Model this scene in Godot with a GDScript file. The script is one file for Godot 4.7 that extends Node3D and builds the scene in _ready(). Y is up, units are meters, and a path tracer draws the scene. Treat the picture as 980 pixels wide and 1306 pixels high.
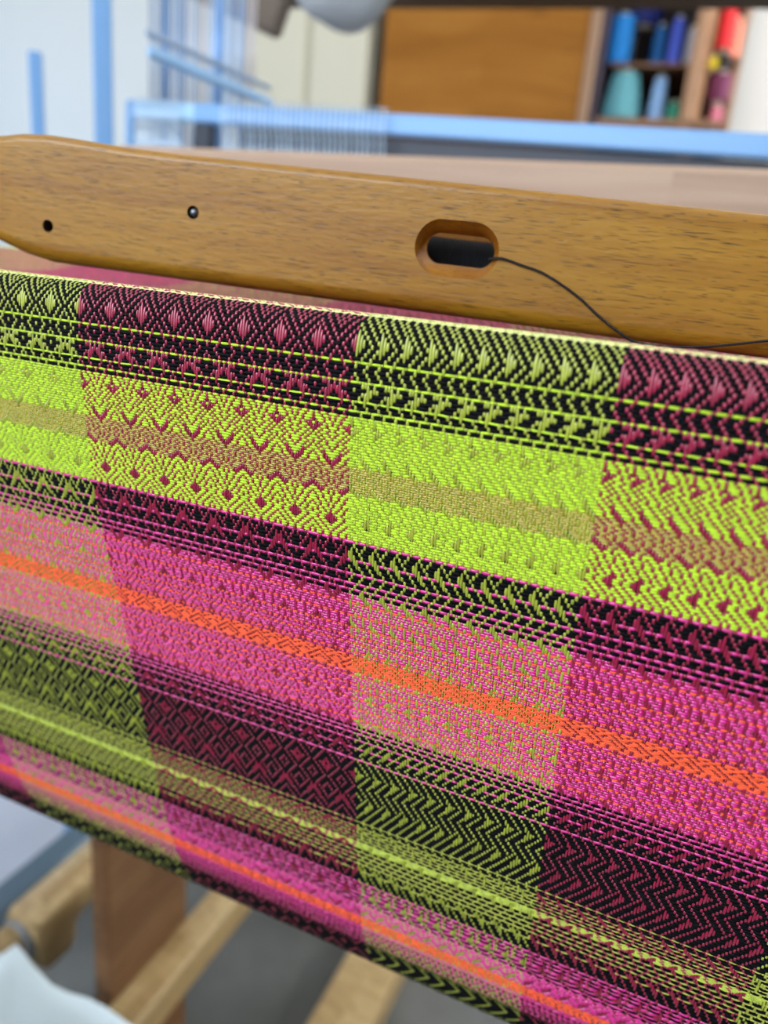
extends Node3D
# Close view of a striped twill cloth running over a loom's breast beam, a wooden shuttle lying on it.

const CLOTH_TOP := 0.860        # height of the cloth where it crosses the breast beam
const END := 0.000625           # warp spacing

var rng := RandomNumberGenerator.new()
var used := {}
var shared := {}

# ---------------------------------------------------------------- naming
func numbered(n: String) -> String:
	if not used.has(n):
		used[n] = 0
		return n
	used[n] += 1
	return "%s_%03d" % [n, used[n]]

func tag(o: Node3D, label: String, category: String, group := "") -> void:
	o.set_meta("label", label)
	o.set_meta("category", category)
	if group != "":
		o.set_meta("group", group)

func thing(called: String, label: String, category: String, at := Vector3.ZERO, group := "") -> Node3D:
	var o := Node3D.new()
	o.name = numbered(called)
	add_child(o)
	o.position = at
	tag(o, label, category, group)
	return o

func obj(called: String, mesh: Mesh, m: Material, parent: Node = self, at := Vector3.ZERO) -> MeshInstance3D:
	var o := MeshInstance3D.new()
	o.name = numbered(called) if parent == self else called
	o.mesh = mesh
	if m:
		o.material_override = m
	parent.add_child(o, true)
	o.position = at
	return o

func struct(called: String, mesh: Mesh, m: Material, at := Vector3.ZERO) -> MeshInstance3D:
	var o := obj(called, mesh, m, self, at)
	o.set_meta("kind", "structure")
	o.set_meta("label", called.replace("_", " ") + " of the weaving room")
	return o

# ---------------------------------------------------------------- materials
func c8(r: float, g: float, b: float) -> Color:
	return Color(r / 255.0, g / 255.0, b / 255.0)

func matte(c: Color) -> StandardMaterial3D:
	var m := mat(c, 0.7)
	m.metallic_specular = 0.25
	return m

func mat(c: Color, rough := 0.6, metal := 0.0) -> StandardMaterial3D:
	var m := StandardMaterial3D.new()
	m.albedo_color = c
	m.roughness = rough
	m.metallic = metal
	return m

# wood: grain runs along the picture's x; short dark pores as in beech
func wood_tex(sd: int, base: Color, dark: Color, light: Color, w: int, h: int, pores: int) -> ImageTexture:
	var n1 := FastNoiseLite.new()
	n1.seed = sd
	n1.frequency = 0.01
	n1.fractal_octaves = 4
	var n2 := FastNoiseLite.new()
	n2.seed = sd + 7
	n2.frequency = 0.05
	n2.fractal_octaves = 3
	var im := Image.create(w, h, false, Image.FORMAT_RGB8)
	for y in h:
		for x in w:
			var warp := 10.0 * n1.get_noise_2d(x * 0.25, y * 0.4 + 900.0)
			var a := n1.get_noise_2d(x * 0.16, (y + warp) * 2.2)
			var b := n2.get_noise_2d(x * 0.12, (y + warp) * 3.0)
			var t := clampf(0.5 + 0.75 * a + 0.35 * b, 0.0, 1.0)
			var c := dark.lerp(base, clampf(t * 2.0, 0.0, 1.0)) if t < 0.5 else base.lerp(light, t * 2.0 - 1.0)
			im.set_pixel(x, y, c)
	var r := RandomNumberGenerator.new()
	r.seed = sd
	for i in pores:
		var px := r.randi_range(0, w - 1)
		var py := r.randi_range(1, h - 2)
		var ln := r.randi_range(5, 26)
		var k := r.randf_range(0.66, 0.92)
		for j in ln:
			var xx := (px + j) % w
			var f := lerpf(1.0, k, sin(PI * (j + 0.5) / ln))
			var c := im.get_pixel(xx, py)
			im.set_pixel(xx, py, Color(c.r * f, c.g * f, c.b * f * 0.95))
	return ImageTexture.create_from_image(im)

func wood(tex: Texture2D, sc: Vector3, rough := 0.55) -> StandardMaterial3D:
	var m := mat(Color.WHITE, rough)
	m.albedo_texture = tex
	m.uv1_triplanar = true
	m.uv1_triplanar_sharpness = 6.0
	m.uv1_scale = sc
	return m

# ---------------------------------------------------------------- shapes
func quad(st: SurfaceTool, a: Vector3, b: Vector3, c: Vector3, d: Vector3, away: Vector3) -> void:
	var n := (b - a).cross(c - a)
	if n.length_squared() < 1e-18:
		n = (c - a).cross(d - a)
	var mid := (a + b + c + d) * 0.25 - away
	var list := [a, c, b, a, d, c] if n.dot(mid) > 0.0 else [a, b, c, a, c, d]
	for v in list:
		st.add_vertex(v)

# box with chamfered edges
func bx(size: Vector3, r := 0.002, at := Vector3.ZERO, st0: SurfaceTool = null) -> Mesh:
	var st := st0
	if st == null:
		st = SurfaceTool.new()
		st.begin(Mesh.PRIMITIVE_TRIANGLES)
	st.set_smooth_group(-1)
	var h := size * 0.5
	r = minf(r, minf(h.x, minf(h.y, h.z)) * 0.6)
	var p := func(s: Vector3, ax: int) -> Vector3:
		var q := Vector3(s.x * (h.x - r), s.y * (h.y - r), s.z * (h.z - r))
		q[ax] = s[ax] * h[ax]
		return q + at
	for ax in 3:
		var u := (ax + 1) % 3
		var v := (ax + 2) % 3
		for sg in [-1.0, 1.0]:
			var cs := []
			for k in [[-1, -1], [1, -1], [1, 1], [-1, 1]]:
				var s := Vector3.ZERO
				s[ax] = sg
				s[u] = k[0]
				s[v] = k[1]
				cs.append(p.call(s, ax))
			quad(st, cs[0], cs[1], cs[2], cs[3], at)
		for su in [-1.0, 1.0]:
			for sv in [-1.0, 1.0]:
				var s0 := Vector3.ZERO
				s0[ax] = -1
				s0[u] = su
				s0[v] = sv
				var s1 := s0
				s1[ax] = 1
				quad(st, p.call(s0, u), p.call(s1, u), p.call(s1, v), p.call(s0, v), at)
	for sx in [-1.0, 1.0]:
		for sy in [-1.0, 1.0]:
			for sz in [-1.0, 1.0]:
				var s := Vector3(sx, sy, sz)
				quad(st, p.call(s, 0), p.call(s, 1), p.call(s, 2), p.call(s, 2), at)
	if st0:
		return null
	st.generate_normals()
	return st.commit()

# tube of given radius along points
func tube(pts: PackedVector3Array, rad: Callable, seg := 8, st0: SurfaceTool = null) -> Mesh:
	var st := st0
	if st == null:
		st = SurfaceTool.new()
		st.begin(Mesh.PRIMITIVE_TRIANGLES)
	st.set_smooth_group(0)
	var rings := []
	var n := pts.size()
	var ref := Vector3.UP
	for i in n:
		var t := (pts[mini(i + 1, n - 1)] - pts[maxi(i - 1, 0)]).normalized()
		if absf(t.dot(ref)) > 0.95:
			ref = Vector3.RIGHT if absf(t.x) < 0.9 else Vector3.BACK
		var a := ref.cross(t).normalized()
		var b := t.cross(a)
		ref = b
		var ring := PackedVector3Array()
		for k in seg:
			var g := TAU * k / seg
			ring.append(pts[i] + (a * cos(g) + b * sin(g)) * rad.call(float(i) / (n - 1), g))
		rings.append(ring)
	for i in n - 1:
		for k in seg:
			var k2 := (k + 1) % seg
			quad(st, rings[i][k], rings[i][k2], rings[i + 1][k2], rings[i + 1][k], (pts[i] + pts[i + 1]) * 0.5)
	for e in [0, n - 1]:
		var nb: int = 1 if e == 0 else n - 2
		for k in seg:
			quad(st, rings[e][k], rings[e][(k + 1) % seg], pts[e], pts[e], pts[nb])
	if st0:
		return null
	st.generate_normals()
	return st.commit()

func rod(a: Vector3, b: Vector3, r: float, seg := 8, st0: SurfaceTool = null) -> Mesh:
	return tube(PackedVector3Array([a, b]), func(_u, _g): return r, seg, st0)

# turned shape: profile points (radius, height)
func lathe(pr: PackedVector2Array, seg := 24, axis_x := false) -> Mesh:
	var st := SurfaceTool.new()
	st.begin(Mesh.PRIMITIVE_TRIANGLES)
	st.set_smooth_group(0)
	for i in pr.size() - 1:
		for k in seg:
			var g0 := TAU * k / seg
			var g1 := TAU * (k + 1) / seg
			var v := []
			for q in [[pr[i], g0], [pr[i], g1], [pr[i + 1], g1], [pr[i + 1], g0]]:
				var rr: float = q[0].x
				var w := Vector3(rr * cos(q[1]), q[0].y, rr * sin(q[1]))
				v.append(Vector3(w.y, w.x, w.z) if axis_x else w)
			var hy := (pr[i].y + pr[i + 1].y) * 0.5
			var inside := Vector3(hy, 0, 0) if axis_x else Vector3(0, hy, 0)
			if absf(pr[i].y - pr[i + 1].y) < 1e-7:
				inside.x += 0.0
				var up := -0.01 if i > pr.size() / 2 else 0.01
				inside += (Vector3(up, 0, 0) if axis_x else Vector3(0, up, 0))
			quad(st, v[0], v[1], v[2], v[3], inside)
	st.generate_normals()
	return st.commit()

# ---------------------------------------------------------------- the scene
func _ready() -> void:
	rng.seed = 11
	# camera
	var cam := Camera3D.new()
	cam.name = "camera"
	cam.transform = Transform3D(Basis(Vector3(0.91367, 0.08806, -0.3968), Vector3(-0.19834, 0.94872, -0.24614), Vector3(0.35478, 0.30359, 0.88429)).orthonormalized(), Vector3(0.0644, 0.8695, 0.1409))
	cam.fov = 67.29
	cam.near = 0.01
	cam.far = 30.0
	var lens := CameraAttributesPhysical.new()
	lens.frustum_focal_length = 18.03
	lens.exposure_aperture = 6.3
	lens.frustum_focus_distance = 0.168
	lens.frustum_near = 0.01
	lens.frustum_far = 30.0
	cam.attributes = lens
	add_child(cam)
	cam.current = true
	# sky seen by the room through its window, exposure
	var we := WorldEnvironment.new()
	we.name = "world_environment"
	var env := Environment.new()
	env.background_mode = Environment.BG_SKY
	var sky := Sky.new()
	var sm := ProceduralSkyMaterial.new()
	sm.sky_top_color = c8(150, 190, 235)
	sm.sky_horizon_color = c8(215, 230, 245)
	sm.ground_bottom_color = c8(110, 110, 108)
	sm.ground_horizon_color = c8(170, 175, 180)
	sm.sky_energy_multiplier = 1.6
	sky.sky_material = sm
	env.sky = sky
	env.tonemap_mode = Environment.TONE_MAPPER_LINEAR
	env.tonemap_exposure = 1.32
	env.sdfgi_enabled = true
	env.ssao_enabled = true
	env.ssil_enabled = true
	we.environment = env
	add_child(we)
	# daylight through the left window, and the ceiling panels
	area_light("window_daylight", Vector3(-3.17, 1.55, -1.0), Vector3(0, -PI / 2, 0), Vector2(1.8, 1.3), c8(190, 218, 255), 0.6)
	area_light("window_daylight", Vector3(-0.9, 1.85, 1.87), Vector3(0, 0, 0), Vector2(2.0, 1.0), c8(244, 248, 255), 4.0)
	area_light("window_daylight", Vector3(1.77, 1.88, -1.55), Vector3(0, PI / 2, 0), Vector2(1.2, 0.64), c8(250, 248, 244), 4.2)  # unseen right window light, added to brighten the back wall
	for p in [[Vector3(0.5, 2.66, 0.55), 6.5], [Vector3(-1.3, 2.66, -1.2), 1.0], [Vector3(0.3, 2.66, -1.85), 7.0], [Vector3(-1.3, 2.66, 0.55), 3.5]]:
		area_light("panel_light", p[0], Vector3(-PI / 2, 0, 0), Vector2(1.2, 0.6), c8(255, 246, 236), p[1])

	build_room()
	build_loom()
	build_cloth()
	await build_shuttle()
	build_frames()
	build_below()
	build_far()

func area_light(called: String, at: Vector3, turn: Vector3, size: Vector2, c: Color, e: float) -> void:
	var l := AreaLight3D.new()
	l.name = called
	l.area_size = size
	l.light_color = c
	l.light_energy = e
	l.shadow_enabled = true
	l.area_range = 12.0
	l.area_attenuation = 2.0
	l.position = at
	l.rotation = turn
	add_child(l, true)

# ---------------------------------------------------------------- room
func build_room() -> void:
	var n := FastNoiseLite.new()
	n.seed = 4
	n.frequency = 0.006
	n.fractal_octaves = 5
	var ramp := Gradient.new()
	ramp.set_color(0, c8(62, 63, 60))
	ramp.set_color(1, c8(104, 106, 104))
	var nt := NoiseTexture2D.new()
	nt.width = 512
	nt.height = 512
	nt.noise = n
	nt.color_ramp = ramp
	nt.seamless = true
	var concrete := mat(Color.WHITE, 0.55)
	concrete.albedo_texture = nt
	concrete.uv1_triplanar = true
	concrete.uv1_scale = Vector3(1.2, 1.2, 1.2)
	var white := mat(c8(228, 230, 228), 0.85)
	var x0 := -3.2
	var x1 := 1.8
	var z0 := -2.4
	var z1 := 1.9
	var cx := (x0 + x1) / 2
	var cz := (z0 + z1) / 2
	struct("floor", bx(Vector3(5.2, 0.1, 4.5), 0.001), concrete, Vector3(cx, -0.05, cz))
	struct("ceiling", bx(Vector3(5.2, 0.1, 4.5), 0.001), white, Vector3(cx, 2.75, cz))
	struct("wall_back", bx(Vector3(5.2, 2.7, 0.1), 0.001), white, Vector3(cx, 1.35, z0 - 0.05))
	var sf := SurfaceTool.new()
	sf.begin(Mesh.PRIMITIVE_TRIANGLES)
	for b in [[Vector3(5.2, 1.35, 0.1), Vector3(cx, 0.675, 0)], [Vector3(5.2, 0.35, 0.1), Vector3(cx, 2.525, 0)], [Vector3(1.4, 1.0, 0.1), Vector3(-2.6, 1.85, 0)], [Vector3(1.8, 1.0, 0.1), Vector3(1.0, 1.85, 0)]]:
		bx(b[0], 0.001, b[1], sf)
	sf.generate_normals()
	struct("wall_front", sf.commit(), white, Vector3(0, 0, z1 + 0.05))
	sf = SurfaceTool.new()
	sf.begin(Mesh.PRIMITIVE_TRIANGLES)
	for b in [[Vector3(2.0, 0.05, 0.06), Vector3(-0.9, 1.375, 0)], [Vector3(2.0, 0.05, 0.06), Vector3(-0.9, 2.325, 0)], [Vector3(0.05, 0.9, 0.06), Vector3(-1.875, 1.85, 0)], [Vector3(0.05, 0.9, 0.06), Vector3(0.075, 1.85, 0)], [Vector3(0.04, 0.9, 0.05), Vector3(-0.9, 1.85, 0)]]:
		bx(b[0], 0.004, b[1], sf)
	sf.generate_normals()
	struct("window_2", sf.commit(), white, Vector3(0, 0, z1 + 0.05))
	var sr := SurfaceTool.new()
	sr.begin(Mesh.PRIMITIVE_TRIANGLES)
	for b in [[Vector3(0.1, 1.56, 4.3), Vector3(0, 0.78, cz)], [Vector3(0.1, 0.5, 4.3), Vector3(0, 2.45, cz)], [Vector3(0.1, 0.64, 0.25), Vector3(0, 1.88, z0 + 0.125)], [Vector3(0.1, 0.64, 2.85), Vector3(0, 1.88, z1 - 1.425)]]:
		bx(b[0], 0.001, b[1], sr)
	sr.generate_normals()
	struct("wall_right", sr.commit(), white, Vector3(x1 + 0.05, 0, 0))
	sr = SurfaceTool.new()
	sr.begin(Mesh.PRIMITIVE_TRIANGLES)
	for b in [[Vector3(0.06, 0.04, 1.2), Vector3(0, 1.58, -1.55)], [Vector3(0.06, 0.04, 1.2), Vector3(0, 2.18, -1.55)], [Vector3(0.06, 0.56, 0.04), Vector3(0, 1.88, -2.13)], [Vector3(0.06, 0.56, 0.04), Vector3(0, 1.88, -0.97)], [Vector3(0.05, 0.56, 0.03), Vector3(0, 1.88, -1.55)]]:
		bx(b[0], 0.004, b[1], sr)
	sr.generate_normals()
	struct("added_window_3", sr.commit(), white, Vector3(x1 + 0.05, 0, 0))  # unseen window added for the light on the back wall
	var st := SurfaceTool.new()
	st.begin(Mesh.PRIMITIVE_TRIANGLES)
	for b in [[Vector3(0.1, 0.9, 4.3), Vector3(0, 0.45, cz)], [Vector3(0.1, 0.5, 4.3), Vector3(0, 2.45, cz)], [Vector3(0.1, 1.3, 0.5), Vector3(0, 1.55, z0 + 0.25)], [Vector3(0.1, 1.3, 2.0), Vector3(0, 1.55, z1 - 1.0)]]:
		bx(b[0], 0.001, b[1], st)
	st.generate_normals()
	struct("wall_left", st.commit(), white, Vector3(x0 - 0.05, 0, 0))
	st = SurfaceTool.new()
	st.begin(Mesh.PRIMITIVE_TRIANGLES)
	for b in [[Vector3(0.06, 0.05, 1.8), Vector3(0, 0.925, -1.0)], [Vector3(0.06, 0.05, 1.8), Vector3(0, 2.175, -1.0)], [Vector3(0.06, 1.2, 0.05), Vector3(0, 1.55, -1.875)], [Vector3(0.06, 1.2, 0.05), Vector3(0, 1.55, -0.125)], [Vector3(0.05, 1.2, 0.04), Vector3(0, 1.55, -1.0)]]:
		bx(b[0], 0.004, b[1], st)
	st.generate_normals()
	struct("window_1", st.commit(), white, Vector3(x0 - 0.05, 0, 0))
	var glow := mat(Color.WHITE, 0.5)
	glow.emission_enabled = true
	glow.emission = c8(255, 246, 236)
	glow.emission_energy_multiplier = 1.0
	var k := 0
	for p in [["front right", 0.5, 0.55], ["back left", -1.3, -1.2], ["back right", 0.3, -1.85], ["front left", -1.3, 0.55]]:
		var t := thing("ceiling_lamp", "flat white ceiling light panel over the %s part of the room" % p[0], "lamp", Vector3(p[1], 2.68, p[2]), "ceiling light panels")
		obj("frame", bx(Vector3(1.26, 0.04, 0.66), 0.004), white, t, Vector3(0, 0.0, 0))
		obj("diffuser", bx(Vector3(1.2, 0.006, 0.6), 0.001), glow, t, Vector3(0, -0.0215, 0))
		k += 1

# ---------------------------------------------------------------- loom
var tex_beech: ImageTexture
var tex_honey: ImageTexture
var tex_pale: ImageTexture
var beech: StandardMaterial3D

func build_loom() -> void:
	tex_beech = wood_tex(21, c8(176, 138, 100), c8(148, 108, 74), c8(196, 160, 122), 640, 320, 900)
	beech = wood(tex_beech, Vector3(2.2, 4.4, 4.4), 0.5)
	tex_pale = wood_tex(44, c8(172, 144, 98), c8(150, 122, 80), c8(186, 160, 114), 512, 256, 500)
	var beech_z := wood(tex_pale, Vector3(4.4, 4.4, 2.2), 0.5)
	var brown := wood(wood_tex(71, c8(118, 82, 50), c8(98, 65, 38), c8(132, 96, 62), 320, 320, 200), Vector3(4.4, 2.2, 4.4), 0.55)  # beech darkened in colour for the shade under the loom
	var pinkish := wood(wood_tex(33, c8(180, 152, 130), c8(166, 137, 115), c8(192, 166, 143), 512, 160, 0), Vector3(1.6, 6.0, 6.0), 0.55)
	var dark := mat(c8(82, 62, 46), 0.6)
	var L := thing("loom", "beech wood floor loom carrying the striped cloth, with beater board, side board and foot rails", "loom")
	# breast beam under the cloth: rounded front edge
	var st := SurfaceTool.new()
	st.begin(Mesh.PRIMITIVE_TRIANGLES)
	var pr := PackedVector2Array()
	for q in [[-0.0021, -0.0075], [-0.0028, -0.0034], [-0.0055, -0.0014], [-0.009, -0.0004], [-0.020, -0.0002], [-0.0305, -0.0006], [-0.036, -0.006], [-0.036, -0.045], [-0.030, -0.052], [-0.012, -0.052], [-0.0065, -0.047]]:
		pr.append(Vector2(q[0], q[1]))
	# (y, z) pairs: the beam hugs the inside of the cloth
	var xa := -0.36
	var xb := 0.24
	for i in pr.size():
		var a := pr[i]
		var b := pr[(i + 1) % pr.size()]
		quad(st, Vector3(xa, a.x, a.y), Vector3(xb, a.x, a.y), Vector3(xb, b.x, b.y), Vector3(xa, b.x, b.y), Vector3(-0.06, -0.02, -0.025))
		for xe in [xa, xb]:
			quad(st, Vector3(xe, a.x, a.y), Vector3(xe, b.x, b.y), Vector3(xe, -0.02, -0.025), Vector3(xe, -0.02, -0.025), Vector3(-0.06, -0.02, -0.025))
	st.generate_normals()
	obj("breast_beam", st.commit(), beech, L, Vector3(0, CLOTH_TOP, 0))
	obj("knee_bar", rod(Vector3(-0.36, 0.6525, -0.079), Vector3(0.24, 0.6525, -0.079), 0.0245, 24), beech, L)
	# side board, its rail and the foot rail, all running back from the weaver
	obj("side_board", bx(Vector3(0.018, 0.56, 0.100), 0.002), brown, L, Vector3(-0.294, 0.28, -0.280))
	obj("side_rail", bx(Vector3(0.030, 0.036, 0.85), 0.002), beech_z, L, Vector3(-0.270, 0.257, -0.42))
	obj("foot_rail", bx(Vector3(0.067, 0.05, 0.95), 0.003), beech_z, L, Vector3(-0.1765, 0.025, -0.52))
	obj("side_post", bx(Vector3(0.03, 0.86, 0.06), 0.003), beech_z, L, Vector3(-0.375, 0.43, -0.025))
	obj("side_post", bx(Vector3(0.03, 0.86, 0.06), 0.003), beech_z, L, Vector3(0.255, 0.43, -0.025))
	# beater: hand rail, reed and shuttle race
	var bt := obj("beater", bx(Vector3(0.65, 0.030, 0.032), 0.003), pinkish, L, Vector3(0.03, 0.9098, -0.276))
	obj("shuttle_race", bx(Vector3(0.65, 0.05, 0.05), 0.003), pinkish, bt, Vector3(0, -0.135, -0.01))
	var dents := SurfaceTool.new()
	dents.begin(Mesh.PRIMITIVE_TRIANGLES)
	for i in 312:
		bx(Vector3(0.0004, 0.098, 0.006), 0.0001, Vector3(-0.311 + i * 0.002, -0.063, -0.004), dents)
	dents.generate_normals()
	obj("reed", dents.commit(), mat(c8(170, 180, 190), 0.35, 0.8), bt).set_meta("kind", "stuff")
	# top of the loom
	obj("castle_beam", bx(Vector3(1.5, 0.16, 0.05), 0.004), dark, L, Vector3(0.2, 1.219, -0.785)).rotation.z = -0.031
	obj("castle_bracket", bx(Vector3(0.22, 0.06, 0.02), 0.008), mat(c8(112, 98, 86), 0.7), L, Vector3(-0.575, 1.178, -0.75)).rotation.z = -0.36
	var steel := mat(c8(150, 190, 230), 0.35, 0.2)
	obj("guide_rail", bx(Vector3(0.007, 0.008, 0.17), 0.002), steel, L, Vector3(-0.362, 1.004, -0.46))
	obj("guide_rail", bx(Vector3(0.005, 0.004, 0.17), 0.001), mat(c8(150, 170, 195), 0.5), L, Vector3(-0.364, 1.0165, -0.46))

# ---------------------------------------------------------------- cloth
var prof := PackedVector2Array()     # (y, z), from the reed over the beam and down
var arc := PackedFloat32Array()
var key_s := {}

func cat(a: Vector2, b: Vector2, c: Vector2, d: Vector2, t: float) -> Vector2:
	return 0.5 * ((2.0 * b) + (c - a) * t + (2.0 * a - 5.0 * b + 4.0 * c - d) * t * t + (3.0 * b - a - 3.0 * c + d) * t * t * t)

func make_profile() -> void:
	var K := [["B4", 0.0010, -0.165], ["B3", -0.0056, -0.120], ["B2", -0.0062, -0.085], ["B1", -0.0050, -0.060], ["B0", -0.0018, -0.026], ["b", -0.0002, -0.0075], ["T", 0.0, -0.0036], ["t1", -0.0003, -0.0012], ["t2", -0.0014, 0.0010], ["t3", -0.0034, 0.0022], ["t4", -0.0058, 0.0027],
		["G1", -0.0086, 0.0029], ["G3", -0.0163, 0.0029], ["Y0", -0.0196, 0.0027], ["Y1", -0.0468, -0.0003], ["K", -0.0604, -0.0032], ["C0", -0.0776, -0.0074], ["C1", -0.0829, -0.0088], ["P1", -0.0998, -0.0127], ["P2", -0.1116, -0.0154], ["L", -0.1437, -0.0226], ["P3", -0.1597, -0.0264],
		["C2", -0.1795, -0.0322], ["e1", -0.1945, -0.0382], ["E", -0.2066, -0.0445], ["e2", -0.2190, -0.0550], ["e3", -0.2285, -0.0680], ["e4", -0.2325, -0.0820], ["e5", -0.2310, -0.0960], ["e6", -0.2250, -0.1080]]
	var total := 0.0
	for i in K.size() - 1:
		var p := []
		for j in [i - 1, i, i + 1, i + 2]:
			var q = K[clampi(j, 0, K.size() - 1)]
			p.append(Vector2(q[1], q[2]))
		if i > 0 or true:
			key_s[K[i][0]] = total
		var n := 12
		for s in n:
			var v := cat(p[0], p[1], p[2], p[3], float(s) / n)
			if prof.size():
				total += v.distance_to(prof[prof.size() - 1])
			if s == 0:
				key_s[K[i][0]] = total
			prof.append(v)
			arc.append(total)
	var last = K[K.size() - 1]
	var lv := Vector2(last[1], last[2])
	total += lv.distance_to(prof[prof.size() - 1])
	prof.append(lv)
	arc.append(total)
	key_s[last[0]] = total

func at_s(s: float) -> Array:       # [position, tangent, normal] in the (y, z) plane as Vector3
	var i := clampi(arc.bsearch(s) - 1, 0, arc.size() - 2)
	var t := clampf((s - arc[i]) / maxf(arc[i + 1] - arc[i], 1e-7), 0.0, 1.0)
	var p := prof[i].lerp(prof[i + 1], t)
	var a := (prof[mini(i + 1, prof.size() - 1)] - prof[maxi(i - 1, 0)]).normalized()
	var b := (prof[mini(i + 2, prof.size() - 1)] - prof[i]).normalized()
	var d := a.lerp(b, t).normalized()
	var tan3 := Vector3(0, d.x, d.y)
	return [Vector3(0, CLOTH_TOP + p.x, p.y), tan3, tan3.cross(Vector3.RIGHT).normalized()]

# one visible float of a yarn: a long bead that dives into the cloth at both ends
func float_mesh(ends: float) -> Mesh:
	var st := SurfaceTool.new()
	st.begin(Mesh.PRIMITIVE_TRIANGLES)
	st.set_smooth_group(0)
	var nu := 10
	var nv := 6
	var g := []
	for i in nu + 1:
		var u := -0.5 + float(i) / nu
		u = 0.5 * sin(PI * u)
		var e := pow(absf(2.0 * u), ends)
		var w := sqrt(maxf(0.0, 1.0 - 0.92 * e))
		var h := 1.0 - 1.15 * e
		var row := []
		for j in nv + 1:
			var a := PI * j / nv
			row.append(Vector3(u, h * 1.0 * sin(a) * (1.0 if h > 0 else 0.4) - 0.25 * (1.0 - sin(a)) - (0.12 if h < 0 else 0.0), 0.5 * w * cos(a)))
		g.append(row)
	for i in nu:
		for j in nv:
			quad(st, g[i][j], g[i][j + 1], g[i + 1][j + 1], g[i + 1][j], Vector3(0, -2.0, 0))
	st.generate_normals()
	return st.commit()

func yarn_mat(rough: float, spec: float, sheen := 0.0) -> StandardMaterial3D:
	var m := mat(Color.WHITE, rough)
	m.vertex_color_use_as_albedo = true
	m.metallic_specular = spec
	if sheen > 0.0:
		m.rim_enabled = true
		m.rim = sheen
	return m

func lin(c: Color) -> Color:
	return c.srgb_to_linear()

func floats(called: String, parent: Node, mesh: Mesh, m: Material, xf: Array, col: PackedColorArray) -> void:
	var mm := MultiMesh.new()
	mm.transform_format = MultiMesh.TRANSFORM_3D
	mm.use_colors = true
	mm.mesh = mesh
	mm.instance_count = xf.size()
	for i in xf.size():
		mm.set_instance_transform(i, xf[i])
		mm.set_instance_color(i, col[i])
	var o := MultiMeshInstance3D.new()
	o.name = called
	o.multimesh = mm
	o.material_override = m
	o.set_meta("kind", "stuff")
	parent.add_child(o, true)

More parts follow.
